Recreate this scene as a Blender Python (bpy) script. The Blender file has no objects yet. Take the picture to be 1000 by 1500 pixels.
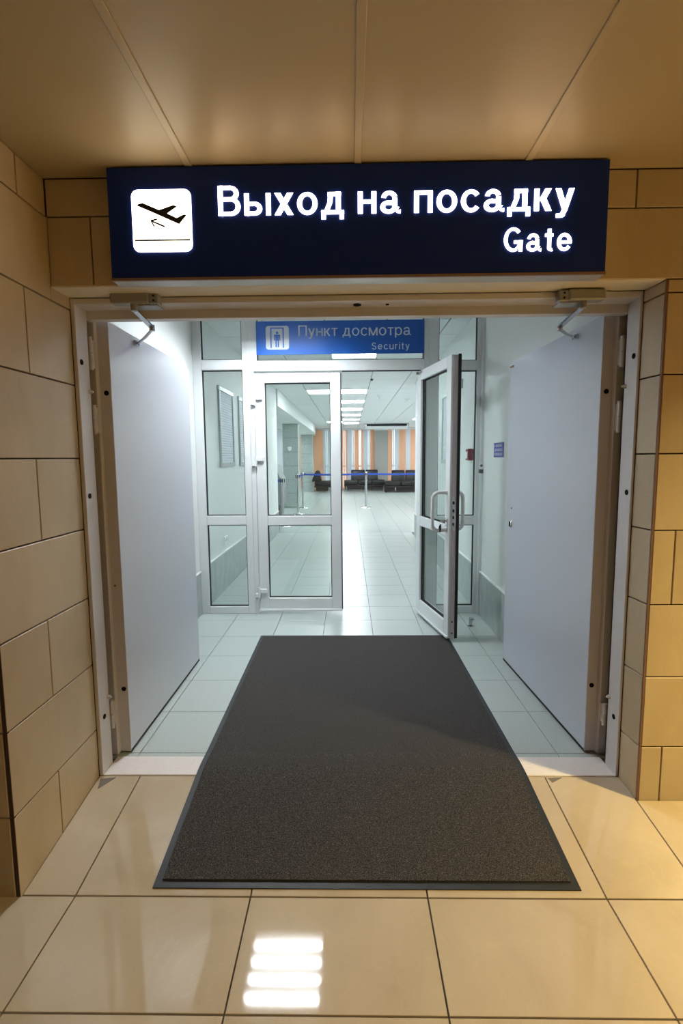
import bpy, bmesh, math, random
from mathutils import Vector, Matrix
random.seed(7)
S = bpy.context.scene
COL = S.collection
PI = math.pi

# ------------------------------------------------------------------ camera
def cam_axes(pitch, yaw, roll):
    cp, sp, cy, sy = math.cos(pitch), math.sin(pitch), math.cos(yaw), math.sin(yaw)
    fwd = Vector((sy*cp, cy*cp, -sp)); right = Vector((cy, -sy, 0)); up = right.cross(fwd)
    c, s = math.cos(roll), math.sin(roll)
    return right*c + up*s, -right*s + up*c, fwd
cd = bpy.data.cameras.new('camera'); cam = bpy.data.objects.new('camera', cd); COL.objects.link(cam)
r_, u_, f_ = cam_axes(math.radians(6.1228), math.radians(-.9420), math.radians(-.4598))
cam.matrix_world = Matrix(((r_.x, u_.x, -f_.x, 0), (r_.y, u_.y, -f_.y, 0), (r_.z, u_.z, -f_.z, 1.41), (0, 0, 0, 1)))
cd.sensor_fit = 'VERTICAL'; cd.sensor_height = 36; cd.lens = 36*739.433/1500
cd.clip_start = .02; cd.clip_end = 200
S.camera = cam

# ------------------------------------------------------------------ light and exposure
W = bpy.data.worlds.new('overcast_sky'); S.world = W; W.use_nodes = True
bg = W.node_tree.nodes['Background']; bg.inputs[0].default_value = (.86, .93, 1, 1); bg.inputs[1].default_value = 2.6
vs = S.view_settings
vs.view_transform = 'Standard'; vs.look = 'None'; vs.gamma = 1; vs.use_curve_mapping = False
vs.exposure = 0.0
COOL = (.88, 1.0, .99); WARM = (1.0, .78, .33)
TUBE = 250.0        # vestibule luminaire tubes
PANEL = 27.0        # hall ceiling panels
SIGN = 5.0         # lit lettering of the gate sign
def downlight(x, y, z, power, size=.16, spread=170, color=WARM):
    l = bpy.data.lights.new('downlight', 'AREA'); l.shape = 'DISK'; l.size = size; l.energy = power; l.color = color
    l.spread = math.radians(spread)
    o = bpy.data.objects.new('downlight', l); o.location = (x, y, z); COL.objects.link(o); return o
downlight(2.75, 1.0, 2.44, 100, spread=132)
downlight(1.5, -1.2, 2.44, 3.5, color=(1, .86, .6))
downlight(-.6, -1.2, 2.44, 3.5, color=(1, .86, .6))
downlight(-.6, -3.0, 2.44, 3.5, color=(1, .86, .6))
downlight(1.5, -3.0, 2.44, 3.5, color=(1, .86, .6))

# ------------------------------------------------------------------ helpers
def lin(c):
    return tuple(((v/255)/12.92 if v/255 <= .04045 else ((v/255+.055)/1.055)**2.4) for v in c)
def mat(name, rgb, rough=.5, metal=0, emit=0, spec=None, coat=0):
    m = bpy.data.materials.new(name); m.use_nodes = True
    b = m.node_tree.nodes['Principled BSDF']
    c = lin(rgb) + (1,)
    b.inputs['Base Color'].default_value = c; b.inputs['Roughness'].default_value = rough; b.inputs['Metallic'].default_value = metal
    if spec is not None: b.inputs['Specular IOR Level'].default_value = spec
    if coat: b.inputs['Coat Weight'].default_value = coat; b.inputs['Coat Roughness'].default_value = .05
    if emit:
        b.inputs['Emission Color'].default_value = c; b.inputs['Emission Strength'].default_value = emit
    return m
def N(m, t, **kw):
    n = m.node_tree.nodes.new(t)
    for k, v in kw.items(): setattr(n, k, v)
    return n
def L(m, a, b): m.node_tree.links.new(a, b)
def P(m): return m.node_tree.nodes['Principled BSDF']
def noise_mix(m, rgb2, scale=8, detail=4, lo=.35, hi=.7, stretch=(1, 1, 1), distortion=0, rgb0=None):
    """base colour wandering between the material's colour and rgb2"""
    co = N(m, 'ShaderNodeTexCoord'); mp = N(m, 'ShaderNodeMapping'); mp.inputs['Scale'].default_value = stretch
    nz = N(m, 'ShaderNodeTexNoise'); nz.inputs['Scale'].default_value = scale; nz.inputs['Detail'].default_value = detail
    nz.inputs['Distortion'].default_value = distortion
    rp = N(m, 'ShaderNodeValToRGB'); rp.color_ramp.elements[0].position = lo; rp.color_ramp.elements[1].position = hi
    rp.color_ramp.elements[0].color = P(m).inputs['Base Color'].default_value[:]
    rp.color_ramp.elements[1].color = lin(rgb2) + (1,)
    L(m, co.outputs['Object'], mp.inputs[0]); L(m, mp.outputs[0], nz.inputs['Vector']); L(m, nz.outputs['Fac'], rp.inputs[0])
    L(m, rp.outputs[0], P(m).inputs['Base Color'])
    return rp
def bump(m, scale, strength, dist=.002, detail=3, stretch=(1, 1, 1)):
    co = N(m, 'ShaderNodeTexCoord'); mp = N(m, 'ShaderNodeMapping'); mp.inputs['Scale'].default_value = stretch
    nz = N(m, 'ShaderNodeTexNoise'); nz.inputs['Scale'].default_value = scale; nz.inputs['Detail'].default_value = detail
    bp = N(m, 'ShaderNodeBump'); bp.inputs['Strength'].default_value = strength; bp.inputs['Distance'].default_value = dist
    L(m, co.outputs['Object'], mp.inputs[0]); L(m, mp.outputs[0], nz.inputs['Vector'])
    L(m, nz.outputs['Fac'], bp.inputs['Height']); L(m, bp.outputs[0], P(m).inputs['Normal'])

def stone(name, base, light, dark, rough, vein=(1, 1, 1)):
    """beige porcelain stone: cloudy body with thin pale and dark veins"""
    m = mat(name, base, rough)
    co = N(m, 'ShaderNodeTexCoord'); oi = N(m, 'ShaderNodeObjectInfo')
    off = N(m, 'ShaderNodeVectorMath', operation='SCALE'); off.inputs[0].default_value = (13, 7, 5); L(m, oi.outputs['Random'], off.inputs['Scale'])
    add = N(m, 'ShaderNodeVectorMath', operation='ADD'); L(m, co.outputs['Object'], add.inputs[0]); L(m, off.outputs[0], add.inputs[1])
    mp = N(m, 'ShaderNodeMapping'); mp.inputs['Scale'].default_value = vein; mp.inputs['Rotation'].default_value = (.25, .2, .3); L(m, add.outputs[0], mp.inputs[0])
    n1 = N(m, 'ShaderNodeTexNoise'); n1.inputs['Scale'].default_value = 3.0; n1.inputs['Detail'].default_value = 5; n1.inputs['Distortion'].default_value = .8; L(m, mp.outputs[0], n1.inputs['Vector'])
    n2 = N(m, 'ShaderNodeTexNoise'); n2.inputs['Scale'].default_value = 4.5; n2.inputs['Detail'].default_value = 3; n2.inputs['Distortion'].default_value = 2.0; L(m, mp.outputs[0], n2.inputs['Vector'])
    r1 = N(m, 'ShaderNodeValToRGB'); e = r1.color_ramp.elements
    e[0].position = .3; e[0].color = lin(dark)+(1,); e[1].position = .68; e[1].color = lin(base)+(1,); L(m, n1.outputs['Fac'], r1.inputs[0])
    r2 = N(m, 'ShaderNodeValToRGB'); e = r2.color_ramp.elements
    e[0].position = .485; e[0].color = (0, 0, 0, 1); e[1].position = .5; e[1].color = (.09, .09, .09, 1)
    q = e.new(.53); q.color = (0, 0, 0, 1); L(m, n2.outputs['Fac'], r2.inputs[0])
    mx = N(m, 'ShaderNodeMix', data_type='RGBA'); L(m, r2.outputs[0], mx.inputs[0]); L(m, r1.outputs[0], mx.inputs[6]); mx.inputs[7].default_value = lin(light)+(1,)
    L(m, mx.outputs[2], P(m).inputs['Base Color'])
    return m

class MB:
    """collects simple shapes; build() links them as ONE mesh object"""
    def __init__(s): s.v = []; s.f = []; s.mi = []; s.sm = []; s.cur = 0
    def add(s, vs, fs, smooth=False):
        o = len(s.v); s.v += [tuple(p) for p in vs]
        for f in fs: s.f.append([o+i for i in f]); s.mi.append(s.cur); s.sm.append(smooth)
        return s
    def box(s, x0, x1, y0, y1, z0, z1, c=0):
        if x0 > x1: x0, x1 = x1, x0
        if y0 > y1: y0, y1 = y1, y0
        if z0 > z1: z0, z1 = z1, z0
        c = min(c, .45*min(x1-x0, y1-y0, z1-z0))
        if c <= 0:
            return s.add([(x0,y0,z0),(x1,y0,z0),(x1,y1,z0),(x0,y1,z0),(x0,y0,z1),(x1,y0,z1),(x1,y1,z1),(x0,y1,z1)],
                         [(3,2,1,0),(4,5,6,7),(0,1,5,4),(1,2,6,5),(2,3,7,6),(3,0,4,7)])
        bm = bmesh.new(); bmesh.ops.create_cube(bm, size=1)
        for v in bm.verts: v.co = ((x0+x1)/2+v.co.x*(x1-x0), (y0+y1)/2+v.co.y*(y1-y0), (z0+z1)/2+v.co.z*(z1-z0))
        bmesh.ops.bevel(bm, geom=bm.edges[:], offset=c, segments=(3 if c > .012 else 1), affect='EDGES', profile=.5)
        bm.verts.index_update()
        s.add([v.co[:] for v in bm.verts], [[v.index for v in f.verts] for f in bm.faces], c > .012); bm.free(); return s
    def tube(s, pts, r, n=10, cap=True, smooth=True):
        pts = [Vector(p) for p in pts]; rs = r if isinstance(r, (list, tuple)) else [r]*len(pts)
        rings = []; prev = None
        for i, p in enumerate(pts):
            t = ((pts[min(i+1, len(pts)-1)]-p).normalized() + (p-pts[max(i-1, 0)]).normalized())
            t = t.normalized() if t.length > 1e-6 else Vector((0, 0, 1))
            if prev is None:
                a = t.orthogonal().normalized()
            else:
                a = (prev - t*prev.dot(t)).normalized()
            prev = a; b = t.cross(a)
            rings.append([p + a*rs[i]*math.cos(2*PI*k/n) + b*rs[i]*math.sin(2*PI*k/n) for k in range(n)])
        vs = [q for g in rings for q in g]; fs = []
        for i in range(len(rings)-1):
            for k in range(n): fs.append((i*n+k, i*n+(k+1) % n, (i+1)*n+(k+1) % n, (i+1)*n+k))
        s.add(vs, fs, smooth)
        if cap: s.add(rings[0], [tuple(range(n))[::-1]]); s.add(rings[-1], [tuple(range(n))])
        return s
    def lathe(s, prof, x=0, y=0, n=20):
        vs = [(x+r*math.cos(2*PI*k/n), y+r*math.sin(2*PI*k/n), z) for r, z in prof for k in range(n)]
        fs = [(i*n+k, i*n+(k+1) % n, (i+1)*n+(k+1) % n, (i+1)*n+k) for i in range(len(prof)-1) for k in range(n)]
        return s.add(vs, fs, True)
    def prism_y(s, poly, y0, y1):
        """polygon in XZ extruded along y"""
        n = len(poly)
        a = sum(poly[i][0]*poly[(i+1) % n][1]-poly[(i+1) % n][0]*poly[i][1] for i in range(n))
        if a < 0: poly = poly[::-1]
        vs = [(x, y0, z) for x, z in poly]+[(x, y1, z) for x, z in poly]
        fs = [tuple(range(n)), tuple(range(2*n-1, n-1, -1))]+[(i, n+i, n+(i+1) % n, (i+1) % n) for i in range(n)]
        return s.add(vs, fs)
    def prism_x(s, poly, x0, x1):
        n = len(poly)
        a = sum(poly[i][0]*poly[(i+1) % n][1]-poly[(i+1) % n][0]*poly[i][1] for i in range(n))
        if a < 0: poly = poly[::-1]
        vs = [(x0, y, z) for y, z in poly]+[(x1, y, z) for y, z in poly]
        fs = [tuple(range(n-1, -1, -1)), tuple(range(n, 2*n))]+[(i, (i+1) % n, n+(i+1) % n, n+i) for i in range(n)]
        return s.add(vs, fs)
    def slab(s, o, u, v, w, lu, lv, h, c):
        """tile: face lu x lv on axes u,v; body grows along w by h with chamfer c"""
        o, u, v, w = Vector(o), Vector(u), Vector(v), Vector(w)
        q = [(0, 0), (lu, 0), (lu, lv), (0, lv)]; k = [(c, c), (lu-c, c), (lu-c, lv-c), (c, lv-c)]
        vs = [o+u*a+v*b for a, b in q]+[o+u*a+v*b+w*(h-c) for a, b in q]+[o+u*a+v*b+w*h for a, b in k]
        fs = [(3, 2, 1, 0), (8, 9, 10, 11)]
        for i in range(4):
            j = (i+1) % 4; fs += [(i, j, 4+j, 4+i), (4+i, 4+j, 8+j, 8+i)]
        if u.cross(v).dot(w) < 0: fs = [f[::-1] for f in fs]
        return s.add(vs, fs)
    def build(s, name, m, parent=None, kind=None):
        me = bpy.data.meshes.new(name); me.from_pydata(s.v, [], s.f)
        for x in (m if isinstance(m, (list, tuple)) else [m]): me.materials.append(x)
        me.polygons.foreach_set('material_index', s.mi); me.polygons.foreach_set('use_smooth', s.sm); me.update()
        o = bpy.data.objects.new(name, me); COL.objects.link(o)
        if parent: o.parent = parent
        if kind: o['kind'] = kind
        return o
def tag(o, label=None, category=None, group=None, kind=None):
    if label: o['label'] = label
    if category: o["category"] = category
    if group: o['group'] = group
    if kind: o['kind'] = kind
    return o
def empty(name, loc=(0, 0, 0), rz=0, **kw):
    o = bpy.data.objects.new(name, None); o.empty_display_size = .1; o.location = loc; o.rotation_euler = (0, 0, rz); COL.objects.link(o)
    if kw: tag(o, **kw)
    return o
def copy_tree(o, parent=None):
    c = o.copy(); COL.objects.link(c)
    if parent: c.parent = parent
    for ch in list(o.children): copy_tree(ch, c)
    return c
def bx(name, m, parent, *a, c=0, label=None):
    o = MB().box(*a, c).build(name, m, parent)
    if label: o['label'] = label
    return o
CAPH = None
def text(name, s, m, parent, x, y, z, width, cap, depth=.003, weight=0.0, spacing=1.0, facing='-y', label=None):
    """lettering: left end of the baseline at (x, z), facing the viewer along +y (or mounted on a wall facing -x)"""
    global CAPH
    def mesh_of(t):
        c = bpy.data.curves.new('t', 'FONT'); c.body = t; c.size = 1; c.extrude = .5; c.offset = weight; c.space_character = spacing
        c.resolution_u = 4
        o = bpy.data.objects.new('t', c); COL.objects.link(o)
        bpy.context.view_layer.update()
        dg = bpy.context.evaluated_depsgraph_get()
        me = bpy.data.meshes.new_from_object(o.evaluated_get(dg)); bpy.data.objects.remove(o); bpy.data.curves.remove(c); return me
    if CAPH is None:
        h = mesh_of('H'); CAPH = max(v.co.y for v in h.vertices); bpy.data.meshes.remove(h)
    me = mesh_of(s); x0 = min(v.co.x for v in me.vertices); x1 = max(v.co.x for v in me.vertices)
    sx, sz = width/(x1-x0), cap/CAPH
    for v in me.vertices:
        a, b, d = (v.co.x-x0)*sx, v.co.y*sz, (v.co.z+.5)*depth
        if facing == '-y': v.co = (x+a, y-d, z+b)
        else: v.co = (x-d, y-a, z+b)          # on the right-hand wall
    n = len(me.vertices); comp = list(range(n))               # one part per letter
    def find(i):
        while comp[i] != i: comp[i] = comp[comp[i]]; i = comp[i]
        return i
    for e in me.edges:
        p, q = find(e.vertices[0]), find(e.vertices[1]); comp[p] = q
    groups = {}
    for f in me.polygons: groups.setdefault(find(f.vertices[0]), []).append(f)
    ax = 0 if facing == '-y' else 1
    for fs in groups.values():
        ids = sorted({i for f in fs for i in f.vertices}); k = {i: j for j, i in enumerate(ids)}
        b = MB(); b.add([me.vertices[i].co[:] for i in ids], [[k[i] for i in f.vertices] for f in fs]).build('letter', m, parent)
    bpy.data.meshes.remove(me)

# lettering drawn from strokes: a plain grotesque, cap height 1, x-height .735
def glyph(ch, s):
    """list of convex-quad strokes (x, z) and the advance width of a letter with stem width s"""
    X, T = .735, s*.9
    q = []
    R = lambda x0, x1, z0, z1: q.append([(x0, z0), (x1, z0), (x1, z1), (x0, z1)])
    D = lambda xa, za, xb, zb, w=None: q.append([(xa, za), (xa+(w or s*1.12), za), (xb+(w or s*1.12), zb), (xb, zb)])   # slanted, flat ends
    def A(cx, cz, rx, rz, a0, a1, n=None):
        n = n or max(4, int(abs(a1-a0)/12))
        p = []
        for k in range(n+1):
            t = math.radians(a0+(a1-a0)*k/n); c_, s_ = math.cos(t), math.sin(t)
            p.append(((cx+rx*c_, cz+rz*s_), (cx+(rx-s)*c_, cz+(rz-T)*s_)))
        for u, v in zip(p[:-1], p[1:]): q.append([u[0], v[0], v[1], u[1]])
    o = .012
    if ch in 'оo': w = .60; A(w/2, X/2, w/2, X/2+o, 0, 360)
    elif ch in 'сc': w = .55; A(.295, X/2, .295, X/2+o, 38, 322)
    elif ch in 'eе':
        w = .58; A(.29, X/2, .29, X/2+o, 0, 325); R(s*.6, w-.004, X/2-T*.5, X/2+T*.45)
    elif ch in 'аa':
        w = .58; A(.265, X-.235, .235, .235+o, 15, 172); R(.5-s, .5, .09, X-.23); A(.60, .10, .10+s*.4, .11, 195, 268, 5)
        A(.245, .205, .245, .205+o, 85, 335); R(.20, .5-s*.5, .41-T, .41+o*.4); D(.40, .09, .46, .20, s*.7)
    elif ch == 'н': w = .54; R(0, s, 0, X); R(w-s, w, 0, X); R(s, w-s, .335, .335+T)
    elif ch == 'п': w = .54; R(0, s, 0, X); R(w-s, w, 0, X); R(s, w-s, X-T, X)
    elif ch == 'П': w = .70; R(0, s, 0, 1); R(w-s, w, 0, 1); R(s, w-s, 1-T, 1)
    elif ch == 'т': w = .48; R(0, w, X-T, X); R(w/2-s/2, w/2+s/2, 0, X-T)
    elif ch == 'х': w = .55; e = s*1.25; D(0, 0, w-e, X, e); D(w-e, 0, 0, X, e)
    elif ch == 'к': w = .50; R(0, s, 0, X); D(s*.9, .33, w-s*1.35, X, s*1.3); D(w-s*1.2, 0, s*1.15, .42, s*1.25)
    elif ch in 'уy':
        w = .54; e = s*1.1; D(.27-e*.55, -.02, w-e, X, e); D(.27-e*.45, .04, 0, X, e)
        D(.18-e*.45, -.19, .27-e*.55, .0, e); R(.03, .18, -.235, -.235+T); A(.16, -.145, .075+s*.4, .09, 270, 345, 5)
    elif ch == 'д':
        w = .66; R(0, w, 0, T); R(0, s*.9, -.17, T); R(w-s*.9, w, -.17, T); R(w-s-.09, w-.09, T, X); R(.19, w-.09, X-T, X)
        D(.085, T*.9, .185, .40, s); D(.185, .40, .20, X-T*.5, s)
    elif ch == 'м':
        w = .72; R(0, s, 0, X); R(w-s, w, 0, X); D(w/2-s*.55, 0, 0+s*.0, X, s*1.1); D(w/2-s*.55, 0, w-s*1.1, X, s*1.1)
    elif ch == 'р': w = .58; R(0, s, -.22, X); A(.29, X/2, .29, X/2+o, -150, 150)
    elif ch == 'ы':
        w = .78; R(0, s, 0, X); R(s*.5, .30, .45-T, .45); R(s*.5, .30, 0, T); A(.30, .225, .225, .225, -90, 90); R(w-s, w, 0, X)
    elif ch == 'В':
        w = .66; R(0, s, 0, 1); R(s*.5, .40, 0, T); R(s*.5, .38, .49, .49+T); R(s*.5, .38, 1-T, 1)
        A(.38, .245+T*.5, .28, .245+T*.5, -90, 90); A(.36, .745, .255, .255, -90, 90)
    elif ch == 'G':
        w = .74; A(.37, .5, .37, .5+o, 42, 350); R(w-s, w, .0, .46); R(.40, w, .46-T, .46)
    elif ch == 't': w = .32; R(.10, .10+s, .10, .93); R(0, w, X-T, X); A(.10+.17, .12, .17, .13, 180, 285, 6)
    elif ch == 'S':
        w = .62
        A(.30, .735, .275, .265+o, 18, 262); A(.32, .265, .295, .265+o, -165, 78); D(.30, .53-T*.5, .24, .53+T*.4, s*1.2)
    elif ch == 'u': w = .54; R(0, s, .24, X); R(w-s, w, 0, X); A(.255, .25, .255, .26, 180, 330)
    elif ch == 'r': w = .34; R(0, s, 0, X); A(.28, X-.27, .28-s*.2, .27+o, 78, 170)
    elif ch == 'i': w = s; R(0, s, 0, X); R(0, s, 1-T, 1)
    else: w = .28
    return q, w
def strokes(txt, m, parent, x, y, z, width, cap, depth, s, gap, space=.30):
    """a line of stroke letters facing -y, baseline left end at (x, z), fitted to width; one part per letter"""
    items, cur = [], 0.0
    for ch in txt:
        if ch == ' ': cur += space; continue
        q, w = glyph(ch, s); items.append((q, cur)); cur += w+gap
    k = width/(cur-gap)
    for q, dx in items:
        b = MB()
        for poly in q: b.prism_y([(x+(px+dx)*k, z+pz*cap) for px, pz in poly], y-depth, y)
        b.build('letter', m, parent)

# ------------------------------------------------------------------ materials
M = {}
M['floor_stone'] = stone('polished_beige_floor', (198, 181, 156), (216, 202, 180), (185, 167, 142), .05)
M['wall_stone'] = stone('beige_wall_stone', (198, 179, 148), (218, 202, 176), (180, 160, 128), .42, (1, 1, .45))
M['grout'] = mat('dark_grout', (70, 52, 44), .9)
M['grout_floor'] = mat('dark_floor_grout', (72, 62, 58), .8)
M['ceiling'] = mat('cream_ceiling_panel', (176, 159, 128), .42); bump(M['ceiling'], 60, .05, .001)
M['strip'] = mat('ceiling_joint_strip', (180, 163, 132), .4)
M['plaster'] = mat('white_wall_paint', (234, 238, 237), .6); bump(M['plaster'], 90, .08, .001)
M['plaster_warm'] = mat('soffit_paint', (222, 210, 188), .6)
M['hall_tile'] = mat('pale_green_grey_tile', (170, 179, 178), .28)
rp = noise_mix(M['hall_tile'], (194, 203, 201), 240, 2, .35, .62)
M['hall_grout'] = mat('grey_grout', (112, 118, 116), .8)
M['dado'] = mat('grey_green_dado_tile', (164, 174, 174), .4); noise_mix(M['dado'], (180, 190, 189), 9, 5)
M['white_trim'] = mat('white_plastic_trim', (244, 247, 247), .35)
M['pvc'] = mat('white_upvc', (226, 230, 232), .32)
M['gasket'] = mat('black_rubber', (18, 19, 20), .6)
M['steel_frame'] = mat('grey_painted_steel_frame', (206, 202, 204), .35)
M['steel_door'] = mat('light_grey_painted_steel', (198, 202, 213), .34); bump(M['steel_door'], 160, .12, .0008)
M['plug'] = mat('black_plastic_plug', (12, 12, 16), .8, spec=.15)
M['closer'] = mat('silver_painted_casting', (150, 147, 142), .4, .3)
M['bright_steel'] = mat('polished_steel', (200, 200, 200), .22, 1)
M['chrome'] = mat('chrome', (225, 225, 225), .12, 1)
M['mat_pile'] = mat('dark_grey_carpet_pile', (50, 48, 48), .95, spec=.1)
noise_mix(M['mat_pile'], (114, 109, 106), 330, 2, .45, .75); bump(M['mat_pile'], 300, .9, .004)
M['mat_rubber'] = mat('black_rubber_border', (34, 36, 41), .55)
M['navy'] = mat('navy_sign_face', (14, 47, 138), .45, spec=.25)
M['sign_metal'] = mat('sign_aluminium', (188, 184, 178), .35, .5)
M['lit'] = mat('lit_white_acrylic', (255, 238, 210), .4, emit=SIGN)
M['picto_dark'] = mat('dark_pictogram_film', (22, 18, 26), .5)
M['blue'] = mat('blue_sign_panel', (24, 88, 176), .3)
M['sign_grey'] = mat('pale_grey_lettering', (214, 220, 224), .5)
M['threshold'] = mat('white_threshold', (236, 228, 226), .4); noise_mix(M['threshold'], (218, 206, 202), 40, 5, .5, .8, (1, 8, 1))
M['black_leather'] = mat('black_leather', (30, 29, 29), .3); bump(M['black_leather'], 40, .1, .002)
M['dark_wood'] = mat('dark_brown_frame', (44, 34, 31), .4)
M['belt'] = mat('blue_webbing', (38, 78, 178), .6)
M['pillar'] = mat('grey_green_pillar_tile', (166, 178, 176), .4); noise_mix(M['pillar'], (184, 195, 192), 22, 5)
M['orange'] = mat('orange_blind_fabric', (240, 208, 180), .8)
M['pale'] = mat('pale_blind_fabric', (224, 229, 232), .8)
for k_ in ('orange', 'pale'):                 # thin fabric lets daylight through
    m = M[k_]; tl = N(m, 'ShaderNodeBsdfTranslucent'); tl.inputs[0].default_value = P(m).inputs['Base Color'].default_value[:]
    ms = N(m, 'ShaderNodeMixShader'); ms.inputs[0].default_value = .42
    ou = [n for n in m.node_tree.nodes if n.type == 'OUTPUT_MATERIAL'][0]
    L(m, P(m).outputs[0], ms.inputs[1]); L(m, tl.outputs[0], ms.inputs[2]); L(m, ms.outputs[0], ou.inputs['Surface'])
M['pilaster'] = mat('grey_pilaster_paint', (176, 177, 172), .7)
M['ceil_tile'] = mat('white_ceiling_tile', (236, 239, 239), .8)
M['ceil_grid'] = mat('ceiling_grid', (132, 140, 138), .6)
M['panel_lit'] = mat('lit_diffuser', (247, 252, 255), .5, emit=PANEL)
M['tube'] = mat('lit_tube', (242, 249, 253), .5, emit=TUBE)
M['reflector'] = mat('louvre_aluminium', (120, 122, 122), .3, .5)
M['paper'] = mat('printed_paper', (226, 232, 238), .7)
m = M['paper']; co = N(m, 'ShaderNodeTexCoord'); mp = N(m, 'ShaderNodeMapping'); mp.inputs['Scale'].default_value = (1, 1.4, 30)
wv = N(m, 'ShaderNodeTexWave', wave_type='BANDS', bands_direction='Z'); wv.inputs['Scale'].default_value = 12.0
nz = N(m, 'ShaderNodeTexNoise'); nz.inputs['Scale'].default_value = 1.0; nz.inputs['Detail'].default_value = 1
ad = N(m, 'ShaderNodeMath', operation='MULTIPLY'); rr = N(m, 'ShaderNodeValToRGB')
rr.color_ramp.elements[0].position = .28; rr.color_ramp.elements[0].color = lin((228, 234, 240))+(1,)
rr.color_ramp.elements[1].position = .42; rr.color_ramp.elements[1].color = lin((196, 204, 214))+(1,)
L(m, co.outputs['Object'], mp.inputs[0]); L(m, mp.outputs[0], nz.inputs['Vector']); L(m, co.outputs['Object'], wv.inputs['Vector'])
L(m, wv.outputs['Fac'], ad.inputs[0]); L(m, nz.outputs['Fac'], ad.inputs[1]); L(m, ad.outputs[0], rr.inputs[0]); L(m, rr.outputs[0], P(m).inputs['Base Color'])
M['alu'] = mat('satin_aluminium_frame', (186, 192, 194), .35, .6)
M['red'] = mat('red_plastic', (150, 30, 52), .25)
M['violet'] = mat('violet_blue_sign', (88, 88, 168), .5)
M['white_letter'] = mat('white_lettering', (232, 234, 240), .5)
M['grey_metal'] = mat('grey_machine_paint', (138, 142, 146), .5)
M['pink'] = mat('dusty_plinth', (120, 112, 110), .6)
def glass_mat(name, tint, ior=1.5):
    m = bpy.data.materials.new(name); m.use_nodes = True; nt = m.node_tree
    for n in list(nt.nodes):
        if n.type == 'BSDF_PRINCIPLED': nt.nodes.remove(n)
    out = [n for n in nt.nodes if n.type == 'OUTPUT_MATERIAL'][0]
    t = nt.nodes.new('ShaderNodeBsdfTransparent'); t.inputs[0].default_value = tint+(1,)
    g = nt.nodes.new('ShaderNodeBsdfGlossy'); g.inputs['Roughness'].default_value = .0
    f = nt.nodes.new('ShaderNodeFresnel')
    gm = nt.nodes.new('ShaderNodeNewGeometry'); mr = nt.nodes.new('ShaderNodeMapRange')      # same reflectance on both faces of a thin pane
    mr.inputs['To Min'].default_value = ior; mr.inputs['To Max'].default_value = 1/ior
    nt.links.new(gm.outputs['Backfacing'], mr.inputs['Value']); nt.links.new(mr.outputs[0], f.inputs[0])
    x = nt.nodes.new('ShaderNodeMixShader')
    nt.links.new(f.outputs[0], x.inputs[0]); nt.links.new(t.outputs[0], x.inputs[1]); nt.links.new(g.outputs[0], x.inputs[2]); nt.links.new(x.outputs[0], out.inputs[0])
    return m
M['glass'] = glass_mat('door_glass', (.905, .94, .928))
M['window_glass'] = glass_mat('window_glass', (.96, .98, .98))
# far hall floor: tile joints too small to pick apart are drawn by a brick texture on the same 0.4 m grid
m = M['hall_far'] = mat('far_hall_floor', (178, 188, 186), .26)
co = N(m, 'ShaderNodeTexCoord'); mp = N(m, 'ShaderNodeMapping'); mp.inputs['Location'].default_value = (1.02, -2.287, 0)
br = N(m, 'ShaderNodeTexBrick'); br.offset = 0; br.inputs['Color1'].default_value = br.inputs['Color2'].default_value = lin((178, 188, 186))+(1,)
br.inputs['Mortar'].default_value = lin((132, 140, 138))+(1,); br.inputs['Scale'].default_value = 1
br.inputs['Mortar Size'].default_value = .004; br.inputs['Brick Width'].default_value = .4; br.inputs['Row Height'].default_value = .4
L(m, co.outputs['Object'], mp.inputs[0]); L(m, mp.outputs[0], br.inputs['Vector']); L(m, br.outputs['Color'], P(m).inputs['Base Color'])

# ------------------------------------------------------------------ dimensions (metres)
ZF = -.07                    # outer floor level; ramp climbs to 0 at the threshold
RY0, RY1 = 1.56, 2.112       # ramp
XL, XR = -1.13, 1.185        # sides of the gate recess
YW = 1.98                    # face of the outer tiled wall and lintel
YL = 1.553                   # outer corner of the left wall
XF = 1.176                   # outer edge of the steel frame, right
ZL = 2.063                   # lintel underside
ZC = 2.45                    # outer ceiling
VL, VR = -1.36, 1.163        # corridor walls
ZH = 2.70                    # hall ceiling
YP = 4.51                    # glazed partition
ROWS = [.218+.2995*k for k in range(-1, 8)]
rampz = lambda y: ZF if y <= RY0 else (0 if y >= RY1 else ZF+(y-RY0)/(RY1-RY0)*(0-ZF))

# ------------------------------------------------------------------ outer room shell
fl = MB().add([(-4, -4, ZF-.012), (4, -4, ZF-.012), (4, RY0, ZF-.012), (-4, RY0, ZF-.012), (4, RY1+.1, -.012), (-4, RY1+.1, -.012)],
              [(0, 1, 2, 3), (3, 2, 4, 5)]).box(-4, 4, -4, RY1, ZF-.2, ZF-.1).build('floor', M['grout_floor'], kind='structure')
fl['label'] = 'polished beige stone tile floor ramping up to the gate'
TX = [-.945+.6*k for k in range(-5, 9)]
TY = [-3.605+.6*k for k in range(0, 9)]
TY = [y for y in TY if y < 1.0]+[1.195, RY0]
g = .0025
def floor_tile(x0, x1, y0, y1, z0, z1):
    t = math.hypot(y1-y0, z1-z0)
    v = Vector((0, (y1-y0)/t, (z1-z0)/t)); w = Vector((0, -v.z, v.y))
    o = Vector((x0+g, y0, z0))+v*g-w*.012
    return MB().slab(o, (1, 0, 0), v, w, x1-x0-2*g, t-2*g, .012, .001).build('tile', M['floor_stone'], fl)
for i in range(len(TX)-1):
    for j in range(len(TY)-1):
        if TY[j+1] < -1: continue
        floor_tile(max(TX[i], -3.98), min(TX[i+1], 3.98), TY[j], TY[j+1], ZF, ZF)
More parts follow.
